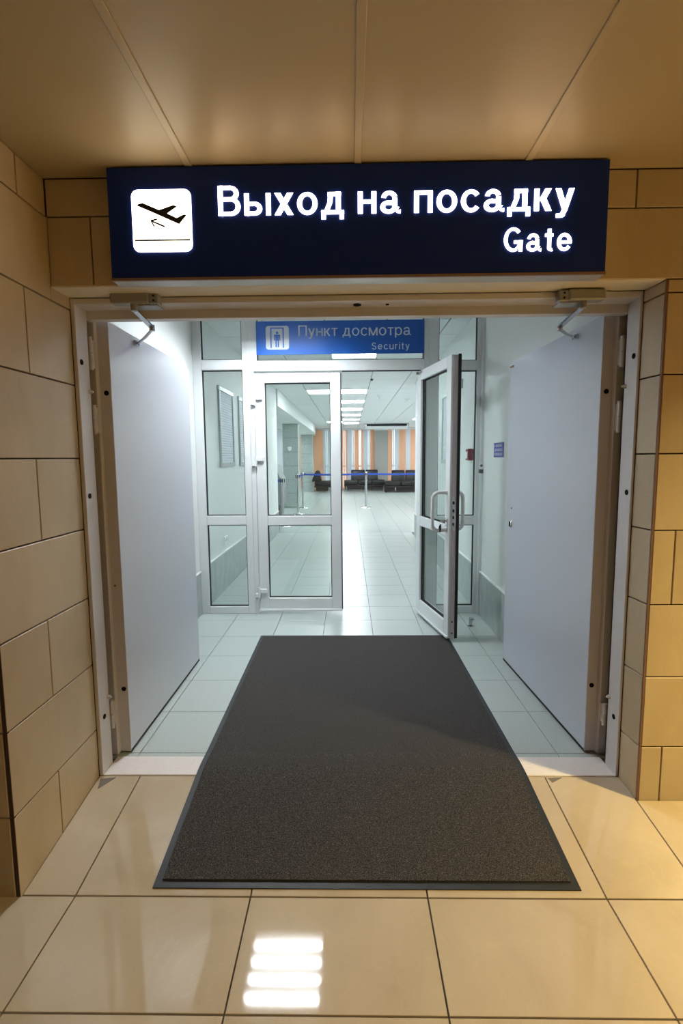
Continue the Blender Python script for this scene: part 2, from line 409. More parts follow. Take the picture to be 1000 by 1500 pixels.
for i in range(len(TX)-1):
    a, b = max(TX[i], XL), min(TX[i+1], 3.98)
    if b-a < .05: continue
    if b <= XR+.01: floor_tile(a, b, RY0, RY1, ZF, 0)
    elif a < XR:
        floor_tile(a, XR, RY0, RY1, ZF, 0); floor_tile(XR, b, RY0, YW, ZF, rampz(YW))
    else: floor_tile(a, b, RY0, YW, ZF, rampz(YW))
bx('floor_back', M['grout_floor'], fl, -4, 4, -4, -1.3, ZF-.012, ZF-.001)
# chipped grout corners beside the threshold
for (xa, ya), (xb, yb), (xc, yc) in (((-1.115, 2.09), (-1.05, 2.10), (-1.10, 2.03)), ((.865, 2.10), (.93, 2.105), (.875, 2.075))):
    z = lambda y: rampz(y)+.0012
    MB().add([(xa, ya, z(ya)), (xb, yb, z(yb)), (xc, yc, z(yc)), (xa, ya, z(ya)-.006), (xb, yb, z(yb)-.006), (xc, yc, z(yc)-.006)],
             [(0, 2, 1), (0, 1, 4, 3), (1, 2, 5, 4), (2, 0, 3, 5)]).build('chipped_corner', mat('chip_grey', (120, 112, 104), .9), fl)

# left tiled wall (side of the passage and its dark end face)
wl = MB().box(-4, XL-.012, YL+.012, 2.20, -.2, 2.72).box(-4, XL-.06, 2.20, 2.25, -.2, 2.72).build('wall_left', M['grout'], kind='structure'); wl['label'] = 'beige stone tiled wall left of the gate'
def wall_tile(parent, o, u, v, w, lu, lv): return MB().slab(o, u, v, w, lu, lv, .012, .0015).build('tile', M['wall_stone'], parent)
gj = .0028
def rows(zmin, zmax):
    e = [zmin]+[z for z in ROWS if zmin+.03 < z < zmax-.03]+[zmax]
    return list(zip(e[:-1], e[1:]))
for k, (z0, z1) in enumerate(rows(ZF-.01, ZC)):
    half = (k % 2 == 0)
    segs = [(YL, 1.815), (1.815, 2.11)] if half else [(YL, 2.11)]
    yend = YW if z0 > 2.0 else 2.11
    for a, b in segs:
        b = min(b, 2.11 if z1 < 2.1 else YW)
        if z1 > 2.1 and b == YW: wall_tile(wl, (XL-.012, YW, z0+gj), (0, 1, 0), (0, 0, 1), (1, 0, 0), 2.11-YW, ZL-z0-gj)
        if b-a < .02: continue
        wall_tile(wl, (XL-.012, a+gj, z0+gj), (0, 1, 0), (0, 0, 1), (1, 0, 0), b-a-2*gj, z1-z0-2*gj)
    xs = [XL-.3, XL-.9, XL-1.5, XL-2.1, XL-2.7] if half else [XL-.6, XL-1.2, XL-1.8, XL-2.4]
    prev = XL
    for x in xs+[-4]:
        wall_tile(wl, (x+gj, YL+.012, z0+gj), (1, 0, 0), (0, 0, 1), (0, -1, 0), prev-x-2*gj-(.013 if prev == XL else 0), z1-z0-2*gj); prev = x
bx('corner_trim', M['grout'], wl, XL-.013, XL-.001, YL+.001, YL+.012, ZF, ZC)

# front tiled wall: lintel above the gate and the wall right of it
wf = MB().box(XL-.012, XR+.012, YW+.012, 2.105, ZL+.01, 2.72).box(XR+.012, 4, YW+.012, 2.20, -.2, 2.72).box(XF+.06, 4, 2.20, 2.25, -.2, 2.72).box(XL-.06, XF+.06, 2.105, 2.25, 2.10, 2.72).build('wall_front', M['grout'], kind='structure')
wf['label'] = 'beige stone tiled wall over and right of the gate'
cols = [(ZL, 2.315, [XL, -.965, -.365, .235, .835, 1.435, 2.035, 2.635, 3.235, 3.99]),
        (2.315, ZC, [XL, -.742, -.142, .458, 1.058, 1.658, 2.258, 2.858, 3.458, 3.99])]
for z0, z1, xs in cols:
    for a, b in zip(xs[:-1], xs[1:]):
        wall_tile(wf, (a+gj, YW+.012, z0+gj), (1, 0, 0), (0, 0, 1), (0, -1, 0), b-a-2*gj, z1-z0-2*gj)
zr = [z for z in ROWS if z < 2.02]
ed = [rampz(YW)-.012]+[z for z in zr if z > .05]
ed = ed+[ZL]
for k, (z0, z1) in enumerate(zip(ed[:-1], ed[1:])):
    if k == 0 or k == 3: xs = [XR, 1.277, 1.877, 2.477, 3.077, 3.677, 3.99]
    elif k in (1, 5): xs = [XR, 1.577, 2.177, 2.777, 3.377, 3.99]
    else: xs = [XR, 1.677, 2.277, 2.877, 3.477, 3.99] if k % 2 == 0 else [XR, 1.477, 2.077, 2.677, 3.277, 3.99]
    for n_, (a, b) in enumerate(zip(xs[:-1], xs[1:])):
        e0 = .006 if n_ == 0 else 0
        wall_tile(wf, (a+gj+e0, YW+.012, z0+gj), (1, 0, 0), (0, 0, 1), (0, -1, 0), b-a-2*gj-e0, z1-z0-2*gj)
    rv = Vector((XF-XR, 2.108-YW-.008, 0)); rl = rv.length; rv.normalize()
    wall_tile(wf, Vector((XR, YW+.008, z0+gj))+Vector((rv.y, -rv.x, 0))*.012, rv, (0, 0, 1), (-rv.y, rv.x, 0), rl, z1-z0-2*gj)
bx('corner_trim', mat('brown_corner_trim', (120, 84, 66), .5), wf, XR+.0015, XR+.008, YW+.0015, YW+.009, rampz(YW)-.01, ZL)
bx('soffit', M['plaster_warm'], wf, XL, XR, YW+.004, 2.108, ZL, ZL+.009)
# the rest of the outer room, out of frame
wr = MB().box(-4.12, -4, -4, 2.0, -.2, 2.72).build('wall_west', M['wall_stone'], kind='structure')
we = MB().box(4, 4.12, -4, 2.25, -.2, 2.72).build('wall_east', M['wall_stone'], kind='structure')
ws = MB().box(-4.1, 4.1, -4.12, -4, -.2, 2.72).build('wall_south', M['wall_stone'], kind='structure')
ce = MB().box(-4, 4, -4, YW+.01, ZC+.014, ZC+.1).build('ceiling', M['ceiling'], kind='structure'); ce['label'] = 'cream panelled ceiling in front of the gate'
SX = [-.5665+.602*k for k in range(-5, 8)]
edges = [-3.99]+[x for x in SX if -3.9 < x < 3.9]+[3.99]
for a, b in zip(edges[:-1], edges[1:]):
    MB().box(a+.004, b-.004, -3.99, YW-.002, ZC, ZC+.016).build('ceiling_panel', M['ceiling'], ce)
for x in SX:
    if abs(x) < 3.9: MB().box(x-.0125, x+.0125, -3.98, YW-.004, ZC-.005, ZC+.004, .002).build('joint_strip', M['strip'], ce)

# ------------------------------------------------------------------ steel door frame, threshold and leaves
tf = empty('trim_1', (0, 0, 0), kind='structure', label='pale grey steel frame of the gate doorway')
fx0, fx1 = XL+.017, XF-.010       # clear opening of the frame
MB().box(XL, fx0, 2.11, 2.204, 0, 2.062, .002).build('jamb', M['steel_frame'], tf)
MB().box(fx1, XF, 2.11, 2.204, 0, 2.062, .002).build('jamb', M['steel_frame'], tf)
MB().box(XL-.06, XL-.028, 2.2, 2.34, 0, 2.05).build('gap_blocker', M['gasket'], tf)  # black blocks added behind the jambs so the hinge gaps look dark
MB().box(XF+.034, XF+.06, 2.2, 2.34, 0, 2.05).build('gap_blocker', M['gasket'], tf)
MB().box(fx0, fx1, 2.11, 2.206, 2.038, 2.062, .002).build('head', M['steel_frame'], tf)
MB().box(fx0-.01, fx1+.01, 2.206, 2.25, 2.003, 2.10, .001).build('head_stop', M['steel_frame'], tf)
MB().box(XL-.045, fx0-.006, 2.205, 2.212, .005, 2.003).build('seal', M['gasket'], tf)
MB().box(fx1+.006, XF+.045, 2.205, 2.212, .005, 2.003).build('seal', M['gasket'], tf)
for side, x, s in ((0, fx0, 1), (1, fx1, -1)):
    for y, z in ((2.14, 1.815), (2.14, 1.256), (2.15, .258)):
        MB().tube([(x-.001*s, y, z), (x+.0025*s, y, z)], .0115, 14).build('plug', M['plug'], tf)
    for z in (1.70, .33):
        MB().tube([(x, 2.192, z), (x+.006*s, 2.192, z), (x+.016*s, 2.192, z)], [.009, .009, .004], 10).build('pin', M['steel_frame'], tf)
for x in (.036, .16):
    MB().tube([(x, 2.16, 2.040), (x, 2.16, 2.034)], .016 if x < .1 else .007, 14).build('plug', M['plug'], tf)
th = MB().box(fx0, fx1, RY1, 2.252, -.02, .004, .0015).build('trim_2', M['threshold'], kind='structure'); th['label'] = 'scuffed white threshold strip of the gate'

def plugs(pts, parent, face):
    for p in pts: MB().tube([p, tuple(Vector(p)+Vector(face)*.0025)], .011, 14).build('plug', M['plug'], parent)
# left steel leaf, swung fully into the vestibule
d1 = empty('door_1', (-1.087, 2.287, 0), kind='structure', label='grey steel door leaf swung open against the left side')
MB().box(-.025, .025, .0, 1.115, .010, 2.018, .002).build('leaf_panel', M['steel_door'], d1)
MB().box(-.064, -.0255, -.026, .006, .006, 2.020, .003).build('overlap_strip', M['steel_frame'], d1)
MB().box(-.024, .0262, .004, 1.112, .004, .017).build('bottom_seal', M['gasket'], d1)
MB().box(-.0248, .0246, -.0012, .0, .010, 2.018).build('leaf_edge', M['steel_frame'], d1)
plugs([(.003, -.0012, 1.706), (.006, -.0012, .324)], d1, (0, -1, 0))
MB().tube([(-.008, -.0012, .826), (-.008, -.003, .826)], .006, 10).build('brass_stud', mat('brass', (170, 130, 70), .35, .8), d1)
for z0, z1 in ((1.80, 1.94), (1.52, 1.65), (.155, .29)):
    zm = (z0+z1)/2
    h = MB().tube([(-.037, -.048, z0), (-.037, -.048, zm-.001)], .011, 12).tube([(-.037, -.048, zm+.001), (-.037, -.048, z1)], .011, 12)
    h.box(-.046, -.030, -.048, .002, z0+.01, z1-.01).build('hinge', M['steel_frame'], d1)
# right steel leaf, opened a little past square
d2 = empty('door_2', (1.112+.025, 2.297, 0), math.atan2(.05, 1.10), kind='structure', label='grey steel door leaf with round lock opened on the right side')
MB().box(-.025, .025, .0, 1.115, .010, 2.022, .002).build('leaf_panel', M['steel_door'], d2)
MB().box(.0255, .064, -.026, .006, .006, 2.024, .003).build('overlap_strip', M['steel_frame'], d2)
MB().box(-.0262, .024, .004, 1.112, .004, .017).build('bottom_seal', M['gasket'], d2)
MB().box(-.0246, .0248, -.0012, .0, .010, 2.022).build('leaf_edge', M['steel_frame'], d2)
plugs([(.0, -.0012, 1.693), (-.004, -.0012, .336)], d2, (0, -1, 0))
for z0, z1 in ((1.79, 1.92), (1.51, 1.645), (.165, .27)):
    zm = (z0+z1)/2
    h = MB().tube([(.037, -.05, z0), (.037, -.05, zm-.001)], .011, 12).tube([(.037, -.05, zm+.001), (.037, -.05, z1)], .011, 12)
    h.box(.030, .046, -.05, .002, z0+.01, z1-.01).build('hinge', M['steel_frame'], d2)
lk = MB().tube([(-.025, 1.035, .967), (-.031, 1.035, .967), (-.034, 1.035, .967)], [.026, .026, .018], 18).build('lock_rose', M['chrome'], d2)
MB().box(-.037, -.033, 1.028, 1.042, .95, .985, .002).build('keyhole', M['plug'], lk)
MB().tube([(-.025, 1.03, 1.072), (-.027, 1.03, 1.072)], .006, 10).build('screw_hole', M['plug'], d2)
MB().box(-.033, -.024, 1.06, 1.11, 1.985, 1.995).build('flush_bolt', mat('brown_bolt', (130, 112, 92), .5), d2)

# door closers (body on the frame head, scissor arm to the leaf)
def closer(name, s, x0, x1, px, elbow, foot, label, bz):
    t = empty(name, ((x0+x1)/2, 2.11, bz), label=label, category='door closer', group='door closers on the gate frame')
    cx = (x0+x1)/2; h = (x1-x0)/2
    MB().box(-h, h, -.050, 0, -.019, .024, .006).build('body', M['closer'], t)
    ex = h if s > 0 else -h
    e = MB().box(ex-.002*s, ex+.036*s, -.044, 0, -.021, .021, .004).build('end_cap', M['closer'], t)
    for dz in (-.009, .009): MB().tube([(ex+.018*s, -.044, dz), (ex+.018*s, -.047, dz)], .004, 8).build('screw', M['plug'], e)
    MB().box(px-cx-.012*s, px-cx+.095*s, -.03, .04, -.024, -.019).build('mounting_plate', M['closer'], t)
    pz = -.022
    sp = MB().tube([(px-cx, -.028, pz+.004), (px-cx, -.028, pz-.022)], [.014, .012], 14).build('spindle', M['closer'], t)
    E, F = Vector(elbow)-Vector((cx, 2.11, bz)), Vector(foot)-Vector((cx, 2.11, bz))
    A = Vector((px-cx, -.028, pz-.016))
    def bar(a, b, w, hh):
        d = (b-a).normalized(); u = d.cross(Vector((0, 0, 1))).normalized(); n = u.cross(d)
        vs = [q+u*i*w+n*j*hh for q in (a, b) for i, j in ((-1, -1), (1, -1), (1, 1), (-1, 1))]
        return MB().add(vs, [(3, 2, 1, 0), (4, 5, 6, 7), (0, 1, 5, 4), (1, 2, 6, 5), (2, 3, 7, 6), (3, 0, 4, 7)])
    bar(A, E, .011, .004).build('main_arm', M['bright_steel'], t)
    MB().tube([E+Vector((0, 0, .010)), E-Vector((0, 0, .016))], .012, 12).build('elbow_joint', M['bright_steel'], t)
    MB().tube([E-Vector((0, 0, .010)), E+(F-E)*.45-Vector((0, 0, .01)), F], [.007, .007, .005], 10).build('forearm', M['bright_steel'], t)
    MB().box(F.x-(.016 if s > 0 else -.0), F.x+(.0 if s > 0 else .016), F.y-.022, F.y+.022, F.z-.012, F.z+.012, .003).build('foot_bracket', M['bright_steel'], t)
    return t
closer('door_closer', 1, -.945, -.79, -.857, (-.872, 2.30, 1.992), (-1.047, 2.57, 1.985), 'silver door closer with bent arm reaching to the left steel door leaf', 2.045)
closer('door_closer', -1, .862, 1.005, .925, (.945, 2.35, 1.985), (1.082, 2.52, 1.978), 'silver door closer with bent arm reaching to the right steel door leaf', 2.035)

# ------------------------------------------------------------------ gate sign (lit box under the ceiling)
sx0, sx1, sz0, sz1, sy = -.862, .922, 2.058, 2.443, 1.905
sg = empty('gate_sign', (0, 0, 0), label='large navy lightbox sign reading Выход на посадку and Gate over the doorway', category='sign')
MB().box(sx0, sx1, sy+.004, YW-.001, sz0, sz1, .002).build('casing', M['sign_metal'], sg)
MB().box(sx0+.002, sx1-.002, sy, sy+.006, sz0+.008, sz1, .001).build('face_panel', M['navy'], sg)
MB().box(sx0, sx1, sy-.002, sy+.008, sz0-.001, sz0+.008).build('edge_strip', mat('brown_edge_strip', (140, 112, 96), .5), sg)
def rrect(x0, x1, z0, z1, r, n=6):
    p = []
    for cx, cz, a in ((x1-r, z0+r, -90), (x1-r, z1-r, 0), (x0+r, z1-r, 90), (x0+r, z0+r, 180)):
        for k in range(n+1): t = math.radians(a+90*k/n); p.append((cx+r*math.cos(t), cz+r*math.sin(t)))
    return p
pp = MB().prism_y(rrect(-.774, -.560, 2.155, 2.367, .024), sy-.003, sy).build('pictogram_plate', M['lit'], sg)
plane = [(-.755, 2.313), (-.747, 2.319), (-.732, 2.321), (-.675, 2.297), (-.623, 2.313), (-.611, 2.308), (-.647, 2.285), (-.613, 2.269), (-.585, 2.281), (-.578, 2.278), (-.605, 2.248), (-.70, 2.290)]
arrow = [(-.709, 2.263), (-.684, 2.2685), (-.683, 2.2635), (-.698, 2.2605), (-.6565, 2.2430), (-.659, 2.2375), (-.7005, 2.2555), (-.6925, 2.2420), (-.6975, 2.2400)]
MB().prism_y(plane, sy-.005, sy-.0025).build('aeroplane_symbol', M['picto_dark'], pp)
MB().prism_y(arrow, sy-.005, sy-.0025).build('arrow_symbol', M['picto_dark'], pp)
MB().box(-.768, -.567, sy-.005, sy-.0025, 2.1915, 2.1970).build('ground_line', M['picto_dark'], pp)
strokes('Выход на посадку', M['lit'], sg, -.463, sy-.0002, 2.275, 1.262, .100, .003, .140, .115, .30)
strokes('Gate', M['lit'], sg, .556, sy-.0002, 2.139, .240, .080, .003, .140, .16)

# ------------------------------------------------------------------ entrance mat (follows the ramp and the threshold)
em = empty('entrance_mat', (0, 2.11, 0), label='dark grey carpet runner with black rubber border through the gate', category='mat')
mx = lambda y: (-.690+(-.713+.690)*max(0, min(1, (y-1.585)/2.3)), .782+(.768-.782)*max(0, min(1, (y-1.585)/2.3)))
def mat_z(y):
    if y <= RY1-.06: return rampz(y)
    if y >= RY1+.16: return 0.002
    t = (y-(RY1-.06))/.22
    a, b = rampz(RY1-.06), .002
    return a*(1-t)**2+2*t*(1-t)*.012+b*t*t
ys = [1.587+.0005*0]+[1.587+(3.888-1.587)*k/90 for k in range(1, 91)]
def sheet(name, m, inset, h0, h1, nx=40):
    vs, fs = [], []
    yy = [max(ys[0]+inset, min(ys[-1]-inset, y)) for y in ys]
    for y in yy:
        a, b = mx(y); a += inset; b -= inset; z = mat_z(y)
        for i in range(nx+1):
            x = a+(b-a)*i/nx
            vs.append((x, y-2.11, z+h1+(random.uniform(-.0006, .0006) if inset else 0)))
    n = nx+1
    for j in range(len(yy)-1):
        for i in range(nx): fs.append((j*n+i, j*n+i+1, (j+1)*n+i+1, (j+1)*n+i))
    rim = list(range(n))+[j*n+nx for j in range(1, len(yy))]+[(len(yy)-1)*n+i for i in range(nx-1, -1, -1)]+[j*n for j in range(len(yy)-2, 0, -1)]
    o = len(vs); vs += [(vs[i][0], vs[i][1], vs[i][2]-(h1-h0)) for i in rim]; k = len(rim)
    for i in range(k): fs.append((rim[(i+1) % k], rim[i], o+i, o+(i+1) % k))
    return MB().add(vs, fs, False).build(name, m, em)
sheet('rubber_border', M['mat_rubber'], 0, .0005, .004)
pl = sheet('pile', M['mat_pile'], .026, .003, .010); pl['kind'] = 'stuff'

# ------------------------------------------------------------------ vestibule and hall shell
f2 = MB().box(VL, VR+.1, 2.25, YP+.1, -.15, -.010).box(VL, VR, YP+.1, 9.6, -.15, -.010).build('floor', M['hall_grout'], kind='structure')
f2['label'] = 'pale grey-green tile floor of the vestibule and corridor'
HX = [-1.42+.4*k for k in range(0, 9)]; HY = [2.287+.4*k for k in range(-1, 19)]
for i in range(len(HX)-1):
    for j in range(len(HY)-1):
        a, b = max(HX[i], VL), min(HX[i+1], VR if HY[j] > 3.2 else VR+.1); c, d = max(HY[j], 2.253), HY[j+1]
        if b-a < .01: continue
        MB().slab((a+.0018, c+.0018, -.012), (1, 0, 0), (0, 1, 0), (0, 0, 1), b-a-.0036, d-c-.0036, .012, .001).build('tile', M['hall_tile'], f2)
ye = HY[-1]
f3 = MB().box(-4.3, 5, ye, 22.9, -.15, 0).build('floor', M['hall_far'], kind='structure'); f3['label'] = 'glossy pale tile floor of the waiting hall'

def dado(parent, x, nx, y0, y1, h, start, zcap):
    """tiles .4 wide on a side wall whose face is x, normal nx; white capping strip on top"""
    y = start
    while y < y1:
        a, b = max(y, y0), min(y+.4, y1)
        if b-a > .03:
            MB().slab((x, a+.001, .002), (0, 1, 0), (0, 0, 1), (nx, 0, 0), b-a-.002, h-.004, .010, .001).build('tile', M['dado'], parent)
        y += .4
    MB().box(x, x+.016*nx, y0, y1, h, h+zcap, .002).build('capping', M['white_trim'], parent)
wcl = MB().box(VL-.2, VL, 2.25, 9.55, -.15, 2.75).build('wall_corridor_left', M['plaster'], kind='structure'); wcl['label'] = 'white corridor wall with a tiled dado, left'
dado(wcl, VL, 1, 2.26, YP-.04, .385, 2.31, .014); dado(wcl, VL, 1, YP+.07, 9.55, .405, 4.13, .014)
wcr = MB().box(VR, VR+.2, 3.3, 9.0, -.15, 2.75).box(VR+.1, VR+.2, 2.25, 3.3, -.15, 2.75).box(VR, VR+.1, 2.25, 3.3, 2.045, 2.75).build('wall_corridor_right', M['plaster'], kind='structure'); wcr['label'] = 'white corridor wall with a tiled dado, right'
dado(wcr, VR, -1, 3.3, YP-.04, .385, 3.00, .014); dado(wcr, VR, -1, YP+.07, 9.0, .405, 4.13, .014)
MB().box(-4.3, VL-.2, 9.4, 9.55, -.15, 2.75).build('wall_hall_left', M['plaster'], kind='structure')
MB().box(VR+.2, 5, 8.85, 9.0, -.15, 2.75).build('wall_hall_right', M['plaster'], kind='structure')
MB().box(-4.42, -4.3, 9.4, 22.9, -.15, 2.75).build('wall_hall_west', M['plaster'], kind='structure')
MB().box(5, 5.12, 8.85, 22.9, -.15, 2.75).build('wall_hall_east', M['plaster'], kind='structure')
c2 = MB().box(-4.4, 5.1, 2.25, 22.9, ZH+.012, ZH+.1).build('ceiling', M['ceil_grid'], kind='structure'); c2['label'] = 'white tiled suspended ceiling of the corridor and hall'
CX = [-1.417+.5937*k for k in range(0, 12)]; CY = [2.52+.602*k for k in range(0, 34)]
near_px, far = [], MB()
lights = [(1, 6.13), (1, 9.742), (0, 9.742), (1, 11.548), (1, 13.354), (1, 15.16), (1, 16.966), (1, 18.772), (0, 18.17), (5, 16.966), (4, 11.548), (5, 11.548), (5, 14.0), (-3, 14.0), (-3, 17.6), (-3, 11.0), (-4, 20.6), (-3, 20.6), (-5, 17.6), (7, 20.6), (8, 20.6), (7, 17.6), (8, 14.0)]  # outer side panels are extra fill, added to brighten the hall and blinds
lit = {}
def cellx(i): return -.8233+.5937*i
for i, y in lights:
    j = round((y-2.52)/.602); lit[(i, j)] = 1
for i in range(-5, 10):
    for j in range(-1, 33):
        x0 = cellx(i); y0 = 2.52+.602*j
        a, b, c, d = x0+.006, x0+.5937-.006, y0+.006, y0+.602-.006
        if y0 < 9.0: a, b = max(a, VL), min(b, VR)
        c = max(c, 2.26); a, b, d = max(a, -4.3), min(b, 5), min(d, 22.85)
        if b-a < .05 or d-c < .05 or (i, j) in lit: continue
        if i == 0 and j == 2: pass
        if y0 < 16 and -2 < x0 < 3.2: MB().slab((a, c, ZH+.013), (1, 0, 0), (0, 1, 0), (0, 0, -1), b-a, d-c, .013, .003).build('ceiling_tile', M['ceil_tile'], c2)
        else: far.slab((a, c, ZH+.013), (1, 0, 0), (0, 1, 0), (0, 0, -1), b-a, d-c, .013, .003)
far.build('ceiling_tile_field', M['ceil_tile'], c2, 'stuff')
def ceil_light(i, j, label, grp='square ceiling lights of the hall'):
    x0, y0 = cellx(i), 2.52+.602*j
    t = empty('ceiling_light', (x0+.297, y0+.301, ZH), label=label, category='light', group=grp)
    w, l = .293, .297
    fr = MB().box(-w, w, -l, -l+.02, -.008, .006).box(-w, w, l-.02, l, -.008, .006).box(-w, -w+.02, -l+.02, l-.02, -.008, .006).box(w-.02, w, -l+.02, l-.02, -.008, .006)
    fr.build('frame', M['white_trim'], t)
    MB().box(-w+.02, w-.02, -l+.02, l-.02, -.004, .004).build('diffuser', M['panel_lit'], t)
names = {}
order = sorted(lit)
for (i, j) in order:
    y = 2.52+.602*j
    if i == 1:
        rank = sorted(jj for ii, jj in order if ii == 1).index(j)
        lab = ['lit ceiling panel just behind the blue security sign', 'lit ceiling panel nearest above the doorway, right of its pair',
               'lit ceiling panel in the middle row, second above the doorway', 'lit ceiling panel in the middle row, third above the doorway',
               'lit ceiling panel in the middle row, fourth above the doorway', 'lit ceiling panel in the middle row, fifth above the doorway', 'lit ceiling panel farthest along the middle row, by the blinds'][rank]
    elif (i, j) == (0, round((9.742-2.52)/.602)): lab = 'lit ceiling panel seen through the closed glass door, left one of its pair'
    elif i == 0: lab = 'small far lit ceiling panel seen at the upper right of the closed glass door'
    elif i == 5 and j == round((16.966-2.52)/.602): lab = 'lit ceiling panel above the right bench, beside the air conditioner'
    else:
        side = sorted((jj, ii) for ii, jj in order if (ii < 0) == (i < 0) and (ii < 0 or ii > 1) and not (ii == 5 and jj == 24))
        lab = '%s added fill-light panel from the doors on the %s of the hall' % (('first', 'second', 'third', 'fourth', 'fifth', 'sixth', 'seventh', 'eighth')[side.index((j, i))], 'left side' if i < 0 else 'right side')
    ceil_light(i, j, lab)

# vestibule luminaire: four tubes over louvres (its reflection shows on the outer floor)
lu = empty('louvred_luminaire', (-.555, 3.74, ZH), label='square louvred ceiling luminaire with four tubes inside the vestibule', category='light')
MB().box(-.3, .3, -.3, .3, -.004, -.001).build('reflector_pan', M['reflector'], lu)
MB().box(-.3, .3, -.3, -.29, -.075, -.001).box(-.3, .3, .29, .3, -.075, -.001).box(-.3, -.29, -.29, .29, -.075, -.001).box(.29, .3, -.29, .29, -.075, -.001).build('housing', M['white_trim'], lu)
for k in range(4):
    y = -.2175+.145*k
    MB().tube([(-.28, y, -.03), (.28, y, -.03)], .013, 12).build('tube', M['tube'], lu)
for k in range(3):
    y = -.145+.145*k
    MB().prism_x([(y-.008, -.072), (y+.008, -.072), (y+.052, -.006), (y-.052, -.006)], -.29, .29).build('louvre', M['reflector'], lu)
for k in range(6):
    x = -.29+.58*(k+1)/7
    for yy in (-.2175, -.0725, .0725, .2175): MB().box(x-.001, x+.001, yy-.066, yy+.066, -.072, -.05).build('cross_blade', M['reflector'], lu)

# ------------------------------------------------------------------ glazed partition
Y0, Y1 = YP-.03, YP+.035       # frame depth
def pane(parent, x0, x1, z0, z1, yc=0.0, gd=.062):
    """rubber gasket and glass filling a frame opening; yc is the middle of the frame"""
    q = .007
    gk = MB()
    for ys_ in ((yc-.013, yc-.0035), (yc+.0035, yc+.013)):
        a, b = ys_
        gk.box(x0, x1, a, b, z0, z0+q).box(x0, x1, a, b, z1-q, z1).box(x0, x0+q, a, b, z0+q, z1-q).box(x1-q, x1, a, b, z0+q, z1-q)
    gk.build('gasket', M['gasket'], parent)
    MB().box(x0+.001, x1-.001, yc-.003, yc+.003, z0+.001, z1-.001).build('pane', M['glass'], parent)
def bar_(parent, name, *a): return MB().box(*a, .004).build(name, M['pvc'], parent)
w1 = empty('window_1', (0, YP, 0), kind='structure', label='narrow three-pane glazed sidelight left of the glass doors')
h0, h1 = -.032, .032
bar_(w1, 'stile', VL, -1.283, h0, h1, 0, ZH); bar_(w1, 'stile', -.928, -.868, h0, h1, 0, ZH)
for a, b in ((0, .066), (.818, .901), (2.177, 2.265), (2.64, ZH)): bar_(w1, 'rail', -1.283, -.928, h0, h1, a, b)
for a, b in ((.066, .818), (.901, 2.177), (2.265, 2.64)): pane(w1, -1.283, -.928, a, b)
bar_(w1, 'mullion', -.868, -.825, h0-.012, h1, 0, 2.162)
w2 = empty('window_2', (0, YP, 0), kind='structure', label='narrow three-pane glazed sidelight right of the glass doors')
bar_(w2, 'stile', .690, .775, h0, h1, 0, ZH); bar_(w2, 'stile', 1.106, VR, h0, h1, 0, ZH); bar_(w2, 'mullion', .622, .690, h0-.012, h1, 0, 2.162)
for a, b in ((0, .066), (.808, .888), (2.155, 2.238), (2.64, ZH)): bar_(w2, 'rail', .775, 1.106, h0, h1, a, b)
for a, b in ((.066, .808), (.888, 2.155), (2.238, 2.64)): pane(w2, .775, 1.106, a, b)
bx('cover_strip', M['pvc'], w2, VR-.022, VR-.001, h0-.045, h0, .0, ZH)
w3 = empty('window_3', (0, YP, 0), kind='structure', label='glazed transom above the glass doors behind the blue sign')
bar_(w3, 'stile', -.868, -.797, h0, h1, 2.162, ZH); bar_(w3, 'stile', .648, .690, h0, h1, 2.162, ZH)
bar_(w3, 'rail', -.797, .648, h0, h1, 2.162, 2.252); bar_(w3, 'rail', -.797, .648, h0, h1, 2.64, ZH)
MB().box(-.06, .622, h0+.004, h0+.014, 2.152, 2.163).build('door_seal', M['gasket'], w3)
pane(w3, -.797, .648, 2.252, 2.64)

def leaf(root, w, rz=False):
    """glazed door leaf: local x from hinge to free edge, y thickness"""
    bar_(root, 'stile', 0, .088, h0, h1, .03, 2.145); bar_(root, 'stile', w-.088, w, h0, h1, .03, 2.145)
    for a, b in ((.03, .148), (.813, .898), (2.062, 2.145)): bar_(root, 'rail', .088, w-.088, h0, h1, a, b)
    pane(root, .088, w-.088, .148, .813); pane(root, .088, w-.088, .898, 2.062)
d3 = empty('door_3', (-.823, YP-.008, 0), kind='structure', label='closed white glazed door leaf')
leaf(d3, .748)
MB().box(.0, .75, h0-.012, h0, .028, .048, .003).build('drip_bar', M['pvc'], d3)
MB().box(.7485, .756, h0+.006, h1, .04, 2.14).build('edge_seal', M['gasket'], d3)
for z in (1.915, 1.385, .20):
    h = MB().box(.004, .07, h0-.022, h0, z+.0, z+.035, .004).box(-.032, .008, h0-.03, h0, z-.042, z-.004, .004).tube([(-.0, h0-.018, z-.045), (0, h0-.018, z+.05)], .012, 12)
    h.build('hinge', M['pvc'], d3)
    MB().box(-.03, -.005, h0-.0305, h0-.012, z-.05, z-.042).build('hinge_pin', M['bright_steel'], d3)
